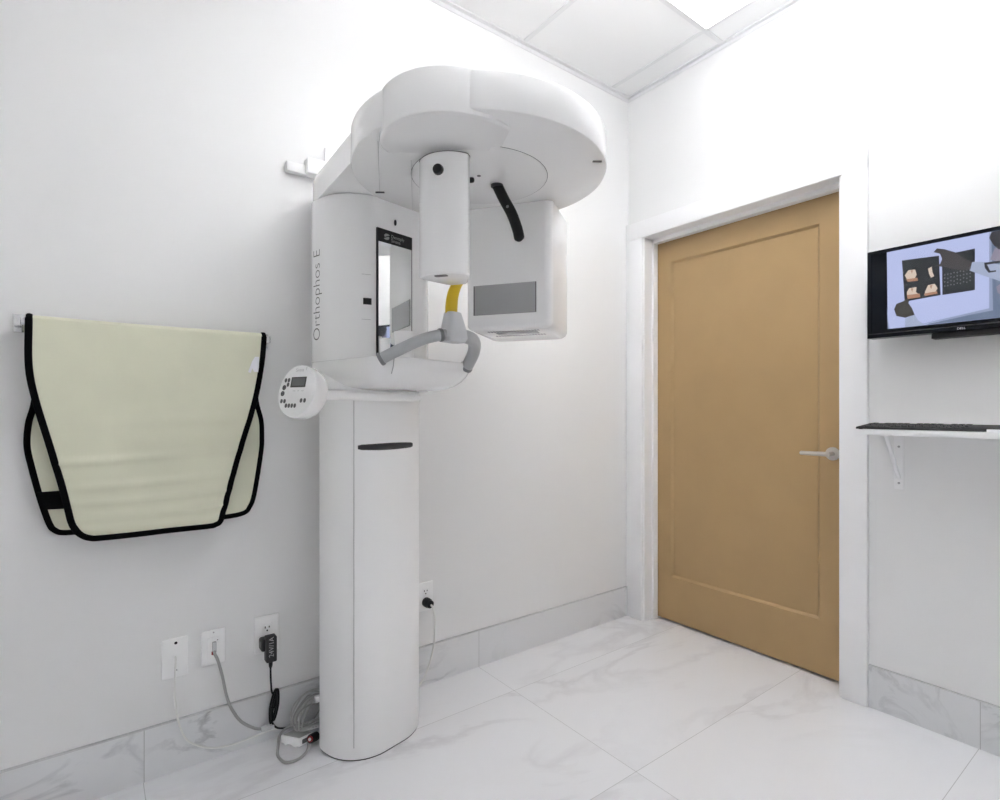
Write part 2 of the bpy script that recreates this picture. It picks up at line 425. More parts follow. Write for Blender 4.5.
# mirror and its frame
mb = MB(); dbox(mb, -.0795, .067, FR - .008, FR + .0010, 1.300, 1.724)
mfr = mb.build('mirror_frame', 'black', unit, smooth=False)
mb = MB(); dbox(mb, -.0755, .0635, FR + .0005, FR + .0016, 1.312, 1.680); mb.build('mirror', 'mirror', mfr, smooth=False)
lg = MB()
def ftext(body, size, r, z):
    vs, fs = text_mesh(body, size); lg.add([dv(FR + .0014, r + x, z + y) for x, y in vs], fs)
ftext('Dentsply', .0155, -.024, 1.7015); ftext('Sirona', .0155, -.024, 1.688)
for s_ in (1, -1):     # the round two-stroke emblem
    pts = []
    for i in range(13): a = PI * i / 12; pts.append((.0125 * math.cos(a + .6), .0105 * math.sin(a + .6)))
    pts = [(-.042 + s_ * (x + .002), 1.701 + s_ * (y * .75 + .0025)) for x, y in pts]
    lg.add([dv(FR + .0014, x, z) for x, z in pts], [tuple(range(13))])
lg.build('header_lettering', 'textm', mfr, smooth=False)
mb = MB(); mb.lathe([(0, 0), (.0055, 0), (.005, .004), (0, .005)], (0, 0, 0), (0, 0, 1), 16)
mb.v = [dv(FR + z - .001, -.006 + x * .8, 1.757 + y * 1.9) for x, y, z in mb.v]; mb.build('indicator_hole', 'black', unit)
# switch on its label field
def front_c(r): return on_front(r, 0, sorted(car_ol, key=lambda p: -p[0]) if False else CFRONT)
CFRONT = sorted([p for p in car_ol if p[1] > .05], key=lambda p: -p[0])
sw = [];
for r in (-.119, -.112, -.105, -.098): sw.append((front_c(r), r))
def wrapbox(name, m, r0, r1, z0, z1, h, parent, n=8, corner=0.0):
    rr = [r0 + (r1 - r0) * i / n for i in range(n + 1)]
    vs = []; fs = []
    for r in rr:
        f = front_c(r)
        vs += [dv(f - .002, r, z0), dv(f + h, r, z0), dv(f + h, r, z1), dv(f - .002, r, z1)]
    q = MB().loft([vs[4 * i:4 * i + 4] for i in range(n + 1)])
    return q.build(name, m, parent)
wrapbox('switch', 'black', -.118, -.096, 1.4705, 1.491, .004, unit)
for z in (1.422, 1.567): wrapbox('seam', 'seam', -.122, -.096, z, z + .0012, .0003, unit)
# vertical lettering wrapped around the carriage's left side
def arc_outline(ol):
    pts = [p for p in ol]; return pts
left_path = [(-.19, -.04), (-.19, .028)] + [(-.04 - .15 * math.cos(.5 * PI * i / 14), .028 + .15 * math.sin(.5 * PI * i / 14)) for i in range(1, 15)]
def along(path, s):
    for a, b in zip(path, path[1:]):
        L = math.dist(a, b)
        if s <= L or b is path[-1]:
            t = s / L; x, y = a[0] + (b[0] - a[0]) * t, a[1] + (b[1] - a[1]) * t
            nx, ny = -(b[1] - a[1]) / L, (b[0] - a[0]) / L
            return x, y, nx, ny
        s -= L
vs, fs = text_mesh('Orthophos E', .058, -.016); tw = max(v[0] for v in vs); sc = .300 / tw
wx = max(v[0] for v in text_mesh('Orthophos', .058, -.016)[0]) + .004
for keep in (lambda x: x < wx, lambda x: x >= wx):
    sel = [f for f in fs if keep(vs[f[0]][0])]; used = sorted({i for f in sel for i in f}); ix = {k: i for i, k in enumerate(used)}
    mb = MB(); out = []
    for k in used:
        x, y = vs[k]; r, f, nr, nf = along(left_path, .062 - y * sc)
        out.append(dv(f + nf * .0006, r + nr * .0006, 1.357 + x * sc))
    mb.add(out, [tuple(ix[i] for i in f) for f in sel]); mb.build('lettering', 'textg', unit, smooth=False)

# tray under the mirror
tr_ol = ccw(rrect(-.1955, .203, -.055, .350, (.05, .05, .045, .070), 10))
def scl(ol, k, cx=0, cy=.09): return [(cx + (x - cx) * k, cy + (y - cy) * k) for x, y in ol]
rings = [[dv(y, x, z) for x, y in ol] for ol, z in (
    (scl(tr_ol, .60), 1.197), (scl(tr_ol, .73), 1.201), (scl(tr_ol, .83), 1.211), (scl(tr_ol, .905), 1.226), (scl(tr_ol, .958), 1.243), (scl(tr_ol, .988), 1.259), (tr_ol, 1.274), (tr_ol, 1.287),
    (offset(tr_ol, .003), 1.290), (offset(tr_ol, .009), 1.290), (offset(tr_ol, .012), 1.282))]
tray = MB().loft(rings).build('tray', 'plast', unit)
mb = MB(); mb.tube([dv(.3515, -.150, 1.284), dv(.3480, -.150, 1.260), dv(.338, -.149, 1.238)], .0016, 6); mb.build('slot', 'seam', tray)
for r, f, h, rad in ((-.120, .27, .068, .017), (-.038, .265, .098, .033)):
    mb = MB(); x, y, z = dv(f, r, 1.282)
    mb.lathe([(0, 0), (rad * .85, 0), (rad, h - .004), (rad, h), (rad - .003, h), (rad * .8, .008), (0, .008)], (x, y, z), (0, 0, 1), 24)
    mb.build('accessory_cup', 'plast2', tray)

# handle arch, chin rest mount and bite block
hp = spline([dv(.342, -.196, 1.275), dv(.377, -.166, 1.299), dv(.43, -.110, 1.335), dv(.465, -.056, 1.352), dv(.472, -.005, 1.355)], 10)
hq = spline([dv(.472, -.005, 1.355), dv(.465, .040, 1.355), dv(.440, .098, 1.349), dv(.398, .144, 1.324), dv(.360, .162, 1.291), dv(.340, .165, 1.274)], 10)
hb = MB(); hb.tube(hp, .0170, 18); arch = hb.build('grab_handle', 'gmet', unit)
hb = MB(); hb.tube(hq, [.0190 + .0015 * min(1, i / 10) for i in range(len(hq))], 18); hb.build('grab_handle', 'gmet', unit)
for k, (a, b) in enumerate(((hp[1], hp[3]), (hp[28], hp[30]))):
    d_ = (b - a).normalized()
    MB().lathe([(0, -.004), (.0190, -.004), (.0200, -.002), (.0200, .004), (.0185, .0065), (0, .0065)], a, d_, 24).build('handle_collar', 'gmet3', unit)
MB().lathe([(0, -.004), (.0222, -.004), (.0235, -.002), (.0235, .004), (.0215, .0065), (0, .0065)], hq[-2], (hq[-4] - hq[-2]).normalized(), 24).build('handle_collar', 'gmet3', unit)
cn = MB(); rings = []
for z, hw, hd_, f in ((1.338, .034, .025, .468), (1.350, .040, .030, .470), (1.375, .036, .028, .470), (1.400, .030, .024, .468), (1.424, .0245, .019, .466), (1.427, .0225, .017, .466)):
    rings.append([dv(f + y, -.022 + x, z - .006) for x, y in rrect(-hw, hw, -hd_, hd_, hd_ * .6, 6)])
cn.loft(rings); cn.build('chin_rest_mount', 'gmet2', unit)
bb = MB(); bp = [(.462, 1.420, 1.0), (.463, 1.445, 1.0), (.467, 1.470, .95), (.476, 1.492, .9), (.490, 1.508, .8), (.512, 1.518, .6), (.524, 1.519, .35)]
path = spline([dv(f, -.024, z - .004) for f, z, _ in bp], 6); wr = spline([(w_, 0, 0) for _, _, w_ in bp], 6)
bb.tube(path, [w_.x for w_ in wr], 16, flat=(.010, .0235), up=tuple((GF.x, GF.y, 0)))
bb.build('bite_block', 'yellow', unit)

# control panel on its swing arm
ab = MB(); ab.tube([dv(.198, .085, 1.174), dv(.200, .06, 1.174), dv(.203, -.10, 1.173), dv(.203, -.30, 1.174), dv(.203, -.335, 1.176)], [.010, .0135, .0138, .0135, .0135], 16, flat=(1.0, .8), up=(0, 0, 1))
arm = ab.build('panel_arm', 'plast2', unit)
MB().lathe([(0, 0), (.028, 0), (.028, .024), (0, .024)], dv(.165, .0, 1.174), (0, 0, 1), 28).build('arm_pivot', 'plast2', unit)
th = math.radians(203); tilt = math.radians(12)
PN = Vector((math.cos(th) * math.cos(tilt), math.sin(th) * math.cos(tilt), math.sin(tilt)))
E1 = Vector((0, 0, 1)).cross(PN).normalized(); E2 = PN.cross(E1).normalized()
PC = Vector(dv(.2, -.372, 1.184))
pm = MB(); pm.lathe([(0, -.060), (.050, -.060), (.066, -.053), (.0745, -.036), (.0765, -.010), (.0765, -.003), (.0745, 0), (0, 0)], PC, PN, 56)
panel = pm.build('control_panel', 'plast', unit)
def on_panel(x, y, h=0.0): return tuple(PC + E1 * (x * .0765) + E2 * (y * .0765) + PN * h)
def pbox(mb, x0, x1, y0, y1, h0, h1): return mb.prism(rrect(x0, x1, y0, y1, 0), h0, h1, 0, lambda p: Vector(on_panel(p.x, p.y, p.z)))
dsp = pbox(MB(), -.38, .42, .14, .53, -.001, .0006).build('display', 'lcdf', panel, smooth=False)
pbox(MB(), -.32, .36, .20, .49, 0, .0010).build('display_glass', 'lcd', dsp, smooth=False)
def key(x, y, a, b):
    MB().prism([(x + a * math.cos(t * PI / 8), y + b * math.sin(t * PI / 8)) for t in range(16)], -.001, .0012, 0, lambda p: Vector(on_panel(p.x, p.y, p.z))).build('key', 'dark', panel)
for x, y in ((-.69, .42), (-.52, .42), (-.53, .25), (-.73, -.38), (-.56, -.38), (-.44, -.55), (-.28, -.55), (-.12, -.55), (.04, -.55), (.33, -.36), (.52, -.36)): key(x, y, .058, .082)
for x, y in ((-.71, .14), (-.74, -.09)):
    MB().lathe([(.0072, 0), (.0076, .001), (.0048, .001), (.0044, 0)], on_panel(x, y), PN, 20).build('key', 'dark', panel)
for body, x, y, sz in (('Sirona', -.22, .74, .17), ('E', .30, .78, .15), ('mm', -.20, -.02, .09), ('kV', .05, -.02, .09), ('mA', .25, -.02, .09)):
    vs, fs = text_mesh(body, sz)
    MB().add([on_panel(x + a, y + b, .0006) for a, b in vs], fs).build('panel_lettering', 'seam', panel, smooth=False)

# overhead fixed arm: teardrop from the column to the disc
tear = [p for p in hull(circle(-1.6, -.16, .18, 40) + circle(CR.x, CR.y, .345, 72))]
tear = [(x, min(y, -.03)) for x, y in tear]
MB().prism(tear, 1.8265, 1.9185, .012, seg=4, bbot=False).build('overhead_arm', 'plast', unit)
# rotating disc
disc = MB().lathe([(0, 1.820), (.3655, 1.820), (.3685, 1.8215), (.3700, 1.8255), (.3690, 1.9075), (.3675, 1.9115), (.3640, 1.9135), (.356, 1.9142), (0, 1.9142)], (CR.x, CR.y, 0), (0, 0, 1), 128).build('rotating_disc', 'plast', unit)
MB().lathe([(0, 1.8175), (.196, 1.8175), (.2, 1.8190), (.2, 1.822), (0, 1.822)], (CR.x, CR.y, 0), (0, 0, 1), 96).build('pivot_plate', 'plast', disc)
q = MB(); q.lathe([(.2002, 1.8196), (.2016, 1.8196), (.2016, 1.821), (.2002, 1.821)], (CR.x, CR.y, 0), (0, 0, 1), 96); q.build('seam', 'dark', disc)
for (x, y, dx, dy) in ((-1.648, -.377, .011, -.0083), (-1.258, -.937, .010, -.0075)):
    MB().tube([(x - dx, y - dy, 1.8197), (x + dx, y + dy, 1.8197)], .0036, 8).build('marker_slot', 'dark', disc)
MB().lathe([(0, 0), (.006, 0), (.006, .0006), (0, .0006)], (-1.469, -.667, 1.8175), (0, 0, -1), 12).build('marker_slot', 'dark', disc)
def seam_line(a, b): MB().tube([(*a, 1.8199), (*b, 1.8199)], .0009, 6).build('seam', 'seam', disc)
seam_line((-1.790, -.677), (-1.653, -.385)); seam_line((-1.672, -.632), (-1.491, -.296))
# tube-side lobe, bulging past the disc
lc = rv(.215, .0, 0)
lobe_rings = []
def lobe_ring(r, z, tilt=False):
    out = []
    for x, y in circle(lc[0], lc[1], r, 96):
        n_ = (Vector((x, y)) - CR).dot(RN); zz = z
        if tilt: zz = z + .0150 * min(1, max(0, (.345 - n_) / .13)) ** 1.3
        out.append((x, y, zz))
    return out
MB().loft([lobe_ring(.166, 1.8065, True), lobe_ring(.1735, 1.8072, True), lobe_ring(.1770, 1.8098, True), lobe_ring(.178, 1.8135, True), lobe_ring(.178, 1.9105), lobe_ring(.1768, 1.9138), lobe_ring(.174, 1.9155), lobe_ring(.168, 1.9162)]).build('tube_cover', 'plast', unit)
# x-ray tube head
tb = []
for i in range(25): a = -PI * .295 + PI * .59 * i / 24; tb.append((.1495 + .0875 * math.cos(a), .0875 * math.sin(a)))
tb += [(.186, .0695), (.150, .052), (.112, .034), (.100, .022), (.100, -.022), (.112, -.034), (.150, -.052), (.186, -.0695)]
tb = [(x, y - .024) for x, y in tb]
head = MB().prism(tb, 1.482, 1.80, .006, rxf).build('tube_head', 'plast', unit)
q = MB(); tb2 = offset(ccw(tb), -.0012); q.prism(tb2, 1.7945, 1.7962, 0, rxf); q.build('seam', 'dark', head)
def knob(n, u, z, d, rad):
    dn = (RN * d[0] + RU * d[1]); p = Vector(rv(n, u, z))
    MB().lathe([(0, -.004), (rad, -.004), (rad, .006), (rad * .88, .0105), (rad * .5, .0125), (0, .013)], p, (dn.x, dn.y, 0), 24).build('knob', 'black', head)
knob(.2365, -.020, 1.748, (1, .03), .0140); knob(.158, .0335, 1.746, (-.3, 1), .0075)
q = MB(); q.prism(rrect(.205, .222, -.042, -.006, .006), 1.4805, 1.484, 0, rxf); q.build('vent', 'dark', head)
# detector
dt_ol = ccw(rrect(-.505, -.2277, -.140, .163, (.05, .018, .026, .05), 8))
rings = []
for z, d_ in ((1.394, .024), (1.3965, .014), (1.4015, .006), (1.411, 0), (1.70, 0), (1.8195, 0)):
    rings.append([rv(x, y, z + (0.010 * (x + .505) / .277 if z < 1.6 else 0)) for x, y in offset(dt_ol, d_)])
det = MB().loft(rings).build('detector', 'plast', unit)
q = MB(); q.prism(rrect(-.235, -.2265, -.112, .111, 0), 1.4545, 1.5555, 0, rxf); fwn = q.build('sensor_frame', 'dark', det, smooth=False)
q = MB(); q.prism(rrect(-.232, -.2259, -.1075, .1075, 0), 1.4550, 1.5550, 0, rxf); q.build('sensor_window', 'window', fwn, smooth=False)
def under(n): return 1.394 + .010 * (n + .505) / .277
for k in range(2):
    n_ = -.275 - .085 * k
    for i in range(18):
        u_ = -.075 + .0105 * i
        MB().prism(rrect(n_ - .010, n_ + .010, u_, u_ + .004, 0), under(n_) - .0012, under(n_) + .004, 0, rxf).build('vent', 'dark', det, smooth=False)
MB().prism(rrect(-.334, -.296, -.055, .095, 0), under(-.30) - .002, under(-.30) + .004, 0, rxf).build('type_plate', 'window', det, smooth=False)
# curved black head support hanging under the disc
sp_ = spline([rv(-.058, .034, 1.8175), rv(-.060, .054, 1.775), rv(-.062, .080, 1.725), rv(-.063, .098, 1.675), rv(-.063, .105, 1.640)], 8)
q = MB(); q.tube(sp_, [.0165] * (len(sp_) - 3) + [.0155, .0125, .006], 16, flat=(.75, 1.0), up=(RN.x, RN.y, 0)); sup = q.build('head_support', 'black', unit)
MB().lathe([(0, 0), (.019, 0), (.019, .006), (.016, .008), (0, .008)], rv(-.058, .034, 1.8175), (0, 0, -1), 24).build('support_flange', 'grip', sup)
MB().lathe([(0, 0), (.0045, 0), (.004, .0015), (0, .002)], Vector(sp_[13]) + Vector((RN.x, RN.y, 0)) * .0122, (RN.x, RN.y, 0), 14).build('screw', 'gmet3', sup)
# bracket tying the machine to the wall
q = MB(); q.box(-1.835, -1.765, -.024, -.0005, 1.966, 2.000, .002); q.box(-1.770, -1.60, -.045, -.0005, 1.968, 2.022, .003)
q.box(-1.700, -1.50, -.022, -.0005, 1.95, 2.088, .006)
q.build('wall_bracket', 'plast2', unit)

# ------------------------------------------------------------------ apron on its rail
rail = thing('wall_rail', (-2.22, -.03, 1.366), 'slim chrome wall rail holding up the pale green apron', 'rail')
MB().tube([(-2.54, -.05, 1.366), (-1.905, -.05, 1.366)], .008, 14).build('rod', 'chrome', rail)
for x in (-2.535, -1.905):
    q = MB(); q.box(x - .0125, x + .0125, -.010, -.0005, 1.342, 1.391, .003); q.box(x - .008, x + .008, -.060, -.009, 1.355, 1.377, .002)
    q.build('rail_bracket', 'chrome', rail)
apron = thing('lead_apron', (-2.22, -.05, .75), 'pale green protective apron with black binding draped over a wall rail', 'apron')
def interp(poly, z):
    best = None
    for (xa, za), (xb, zb) in zip(poly, poly[1:]):
        if min(za, zb) <= z <= max(za, zb) and abs(za - zb) > 1e-9:
            best = xa + (xb - xa) * (z - za) / (zb - za)
    return best
def creases(x, z, k=1.0):
    y = 0.0
    for zc, amp, w_ in ((.995, .0070, .010), (.838, .0100, .011), (.880, .0050, .010), (.925, .0036, .010), (1.09, .003, .016), (.80, .004, .010)):
        zz = zc + .012 * math.sin(4.1 * x + zc * 9)
        y += amp * math.exp(-((z - zz) / w_) ** 2) * (0.65 + .35 * math.sin(9 * x + 30 * zc))
    y += .005 * math.sin(7.0 * x + 2.2 * z) * math.sin(5 * z) + .0015 * math.sin(31 * x + 12 * z)
    return -k * y * 1.25 * min(1, max(0, (1.366 - z) / .10))
def sheet(outline, yfun, nx=48, nz=64, th=.006):
    """cloth sheet from a closed XZ outline (convex in x), with thickness"""
    zs = [p[1] for p in outline]; z0, z1 = min(zs), max(zs); n = len(outline); closed = outline + [outline[0]]
    rows = []
    for j in range(nz + 1):
        t = j / nz; z = z0 + (z1 - z0) * (t if t > .15 else t * t / .15 * .5 + t * .5)
        z = min(max(z, z0 + 2e-4), z1 - 2e-4); xs = []
        for (xa, za), (xb, zb) in zip(closed, closed[1:]):
            if (za - z) * (zb - z) <= 0 and abs(za - zb) > 1e-9: xs.append(xa + (xb - xa) * (z - za) / (zb - za))
        rows.append((z, min(xs), max(xs)))
    mb = MB(); vs = []; fs = []
    W = nx + 1
    for side in (0, 1):
        for z, xa, xb in rows:
            for i in range(W):
                x = xa + (xb - xa) * i / nx; vs.append((x, yfun(x, z) + (th if side else 0), z))
    K = W * len(rows)
    for side in (0, 1):
        for j in range(len(rows) - 1):
            for i in range(nx):
                a = side * K + j * W + i; fs.append((a, a + 1, a + W + 1, a + W))
    for j in range(len(rows) - 1):
        for i in (0, nx): a = j * W + i; fs.append((a, a + W, K + a + W, K + a))
    for i in range(nx):
        for j in (0, len(rows) - 1): a = j * W + i; fs.append((a, a + 1, K + a + 1, K + a))
    return mb.add(vs, fs)
def smooth2(pts, per=8): return [(p.x, p.z) for p in spline([(a, 0, b) for a, b in pts], per)]
fl = smooth2([(-2.517, 1.377), (-2.517, 1.25), (-2.504, 1.161), (-2.474, 1.033), (-2.447, .916), (-2.429, .825), (-2.419, .798), (-2.403, .777), (-2.382, .765), (-2.350, .7615), (-2.207, .761), (-2.086, .760), (-2.062, .763), (-2.045, .775), (-2.033, .818), (-1.985, 1.003), (-1.941, 1.161), (-1.921, 1.28), (-1.913, 1.3735)])
YF = lambda x, z: -.0665 + creases(x, z) + .010 * max(0, (1.05 - z)) * 0.6
def yfront(x, z):
    return YF(x, z)
fr = sheet(fl, yfront, 56, 80, .006)
front_panel = fr.build('front_panel', 'cloth', apron, ang=60)
# roll over the rod
q = MB(); rings = []
for i in range(25):
    t = i / 24; x = -2.5165 + (2.5165 - 1.9130) * t; ztop = 1.3750
    rg = []
    sag = .0012 * math.sin(9 * x)
    rg.append((x, -.0640, ztop - .030))
    for k in range(13):
        a = PI * k / 12; rg.append((x, -.0485 - (.0178) * math.cos(a), ztop - .004 + .0150 * math.sin(a) + sag * math.sin(a)))
    rg.append((x, -.0320, ztop - .030))
    rings.append(rg)
q.loft(rings, cap=True, closed=True); q.build('top_fold', 'cloth', apron)
bl = smooth2([(-2.500, 1.30), (-2.502, 1.20), (-2.509, 1.140), (-2.519, 1.094), (-2.522, 1.033), (-2.512, .97), (-2.493, .88), (-2.475, .814), (-2.462, .793), (-2.443, .783), (-2.400, .780)]) + \
     smooth2([(-2.06, .777), (-2.01, .779), (-1.984, .782), (-1.966, .788), (-1.954, .801), (-1.937, .846), (-1.915, .986), (-1.912, 1.04), (-1.914, 1.096), (-1.927, 1.15), (-1.933, 1.2), (-1.935, 1.30)])
YBK = lambda x, z: -.032 - .004 * math.sin(6 * x + 3 * z)
back_panel = sheet(bl, YBK, 40, 50, .005).build('back_panel', 'cloth', apron, ang=60)
def binding(path, yf, w_, t_, name, dy=.003):
    P = [(x, yf(x, z) + dy, z) for x, z in path]; mb = MB(); rings = []
    for i, p in enumerate(P):
        a, b = Vector(P[max(0, i - 1)]), Vector(P[min(len(P) - 1, i + 1)]); t = (b - a).normalized()
        n_ = Vector((0, 1, 0)).cross(t).normalized(); p = Vector(p)
        rings.append([tuple(p + n_ * sx * w_ + Vector((0, sy * t_, 0))) for sx, sy in ((-1, -.6), (-.8, -1), (.8, -1), (1, -.6), (1, .6), (.8, 1), (-.8, 1), (-1, .6))])
    return mb.loft(rings).build(name, 'bind', apron, ang=50)
def inset_open(path, d):
    out = []
    for i, (x, z) in enumerate(path):
        a, b = path[max(0, i - 1)], path[min(len(path) - 1, i + 1)]; tx, tz = b[0] - a[0], b[1] - a[1]; L = math.hypot(tx, tz) or 1
        out.append((x - tz / L * d, z + tx / L * d))
    return out
binding(inset_open(fl, .0065), yfront, .0082, .0075, 'binding')
binding(inset_open(bl[8:-12], .006), YBK, .0078, .0045, 'binding')
for x in (-2.510, -1.9195):       # binding carries on over the fold
    q = MB(); q.tube([(x, -.0485 - .0195 * math.cos(PI * k / 12), 1.3720 + .0155 * math.sin(PI * k / 12)) for k in range(13)], .0072, 8, flat=(1, .5), up=(1, 0, 0)); q.build('binding', 'bind', apron)
q = MB(); q.prism([(-2.497, .907), (-2.425, .907), (-2.415, .855), (-2.478, .858)], 0, .004, 0, lambda p: Vector((p.x, -.0435 + p.z, p.y)))
tag(q.build('strap', 'bind', apron, smooth=False), 'black fastening strap')
q = MB(); tg = [(-1.948, 1.306), (-1.936, 1.306), (-1.936, 1.256), (-1.951, 1.256), (-1.956, 1.268), (-1.961, 1.252), (-1.969, 1.255), (-1.957, 1.290)]
q.prism(tg, 0, .0015, 0, lambda p: Vector((p.x, yfront(p.x, p.y) - .0030 + p.z, p.y)))
tag(q.build('care_tag', 'tag', apron, smooth=False), 'crumpled white care tag')

# ------------------------------------------------------------------ wall plates, plugs, cables
def plate(xa, xb, za, zb, label):
    t = thing('wall_plate', ((xa + xb) / 2, 0, (za + zb) / 2), label, 'wall plate')
    cx, cz = (xa + xb) / 2, (za + zb) / 2
    q = MB(); q.prism(rrect(xa, xb, za, zb, .004, 4), 0, .0065, .003, lambda p: Vector((p.x, -p.z, p.y)))
    q.build('cover', 'plate', t); return t, cx, cz
def wbox(m, x0, x1, z0, z1, y0, y1, name, parent, b=0, c=.002):
    q = MB(); q.prism(rrect(x0, x1, z0, z1, c, 3), y0, y1, b, lambda p: Vector((p.x, -p.z, p.y))); return q.build(name, m, parent)
def wdisc(m, x, z, r, y0, y1, name, parent):
    q = MB(); q.lathe([(0, y0), (r, y0), (r, y1), (0, y1)], (x, 0, z), (0, -1, 0), 18); return q.build(name, m, parent)
def duplex(t, cx, cz):
    for dz in (.0195, -.0195):
        fa = wbox('plate', cx - .0165, cx + .0165, cz + dz - .0165, cz + dz + .0165, .005, .0080, 'socket', t, .001, .004)
        for dx, dzz, w_, h_ in ((-.0065, .004, .0016, .007), (.0065, .004, .0016, .006)):
            wbox('black', cx + dx - w_, cx + dx + w_, cz + dz + dzz - h_ / 2, cz + dz + dzz + h_ / 2, .0075, .0083, 'slot', fa, 0, .0005)
        wdisc('black', cx, cz + dz - .0075, .0028, .0075, .0083, 'slot', fa)
p1, cx, cz = plate(-2.2045, -2.132, .292, .4165, 'blank white wall plate leaking a thin white cable, leftmost beside the machine')
wdisc('black', -2.166, .4005, .0045, .006, .0068, 'hole', p1); wdisc('dark', -2.165, .3155, .0028, .006, .0070, 'screw', p1)
wbox('plate', -2.1735, -2.1625, .355, .3635, .006, .009, 'cable_notch', p1)
p2, cx, cz = plate(-2.095, -2.025, .3025, .4165, 'white data wall plate with a grey network cable plugged in')
wbox('plate', -2.0785, -2.0445, .326, .3925, .005, .0085, 'insert', p2, .001)
wbox('red', -2.0665, -2.0565, .336, .3475, .008, .0098, 'red_jack', p2); wbox('dark', -2.0505, -2.047, .380, .3835, .008, .0092, 'jack_latch', p2)
wdisc('seam', -2.06, .4075, .0025, .006, .0068, 'screw', p2)
p3, cx, cz = plate(-1.936, -1.8555, .2985, .4265, 'white duplex outlet powering a black adapter, left of the machine'); duplex(p3, -1.8955, .3625)
p4, cx, cz = plate(-1.3195, -1.242, .303, .4225, 'white duplex outlet with a round black plug, right of the machine column'); duplex(p4, -1.2785, .3635)

def cable(name, m, pts, r, label, cat='cable', per=8, loc=None):
    q = MB(); q.tube(spline(pts, per), r, 8)
    return single(q, name, m, loc or pts[0], label, cat)
cable('thin_cable', 'cabw', [(-2.168, -.004, .359), (-2.168, -.022, .354), (-2.170, -.030, .32), (-2.172, -.030, .252), (-2.161, -.030, .162), (-2.140, -.030, .101), (-2.105, -.030, .067), (-2.062, -.031, .045), (-2.007, -.031, .036), (-1.95, -.031, .038), (-1.892, -.032, .042), (-1.85, -.034, .036)], .0030, 'thin white cable drooping from the blank wall plate to the floor')
nc = thing('network_cable', (-2.06, -.01, .37), 'grey network cable drooping from the data wall plate', 'cable')
q = MB(); q.tube(spline([(-2.060, -.016, .352), (-2.060, -.030, .345), (-2.053, -.035, .327), (-2.040, -.035, .274), (-2.026, -.035, .199), (-2.008, -.035, .147), (-1.981, -.035, .102), (-1.942, -.035, .068), (-1.915, -.035, .056)], 8), .0046, 8); q.build('cord', 'cabg', nc)
wbox('clear', -2.0645, -2.0535, .347, .379, .008, .022, 'clear_plug', nc, .002)
q = MB(); q.box(-1.922, -1.893, -.044, -.030, .050, .066, .003); q.box(-1.897, -1.880, -.041, -.033, .048, .060, .002); q.build('end_plug', 'clear', nc)
pa = thing('power_adapter', (-1.896, -.02, .34), 'black power adapter hanging in the outlet with its bundled cord', 'power adapter')
q = MB(); q.prism(rrect(-1.9235, -1.8845, .318, .358, .008, 4), .0085, .045, .004, lambda p: Vector((p.x, -p.z, p.y)))
q.prism(rrect(-1.9110, -1.8770, .284, .369, .004, 3), .030, .062, .003, lambda p: Vector((p.x, -p.z, p.y))); q.build('body', 'blackm', pa)
q = MB(); q.lathe([(.0075, 0), (.006, .02), (.0035, .028)], (-1.894, -.046, .287), (0, 0, -1), 12); q.build('strain_relief', 'black', pa)
vs, fs = text_mesh('24V/1A', .022); q = MB(); q.add([(-1.888 - b, -.0625, .302 + a) for a, b in vs], fs); q.build('adapter_lettering', 'seam', pa, smooth=False)
q = MB(); q.tube(spline([(-1.894, -.046, .265), (-1.893, -.042, .24), (-1.890, -.036, .20), (-1.887, -.034, .172), (-1.879, -.035, .155), (-1.877, -.035, .130), (-1.889, -.034, .092), (-1.886, -.034, .068), (-1.872, -.036, .046), (-1.850, -.040, .038), (-1.832, -.045, .040)], 8), .0032, 8); q.build('cord', 'black', pa)
q = MB()
for k in range(4):
    dx, dy = .003 * (k - 1.5), .004 * ((k * 7) % 3 - 1)
    lp = []
    for i in range(25):
        a = 2 * PI * i / 24; lx, lz = .0095 * math.cos(a) * (1 - .25 * abs(math.sin(a))), .052 * math.sin(a)
        lean = .12; lp.append((-1.882 + dx + lx + lz * lean, -.040 + dy, .123 + lz + .002 * k))
    q.tube(lp, .0033, 6)
q.tube([(-1.893, -.040, .123), (-1.882, -.052, .124), (-1.871, -.040, .123), (-1.882, -.028, .122), (-1.893, -.040, .123)], .003, 6)
q.build('cord_bundle', 'black', pa)

# power strip, coil and its loop beside the column
bx = thing('junction_box', (-1.82, -.10, 0), 'small pale grey power block on the floor against the machine base', 'power block')
ang = math.radians(-31)
BO = Vector((-1.866, -.066, 0)); ex = Vector((.615, -.79, 0)).normalized(); ey = Vector((.98, .20, 0)).normalized()
BL = .072; BW = .052; BH = .031
def bxf(p): return BO + ex * p.x + ey * p.y + Vector((0, 0, p.z))
q = MB(); prof = [(0, .006), (.012, .006), (.012, 0), (.018, 0), (.024, .006), (.040, .006), (.046, 0), (.060, 0), (.066, .004), (BL, .004), (BL, BH), (0, BH)]
q.prism(prof, 0, BW, .0012, lambda p: bxf(Vector((p.x, p.z, p.y))), seg=2); q.build('housing', 'plate', bx)
q = MB(); q.prism(rrect(.004, BL - .004, .004, BW - .004, .003), BH - .0005, BH + .0012, 0, bxf); q.build('top_cover', 'cabg', bx)
q = MB(); q.prism(rrect(.010, .040, .009, .024, .002), BL - .001, BL + .0008, 0, lambda p: bxf(Vector((p.z, p.x, p.y)))); q.build('socket_opening', 'dark', bx)
coil = thing('cable_coil', (-1.76, -.10, 0), 'tangled coil of grey cables leaning between wall and machine column', 'cable')
cc = Vector((-1.762, -.064, .066)); rnd = random.Random(5)
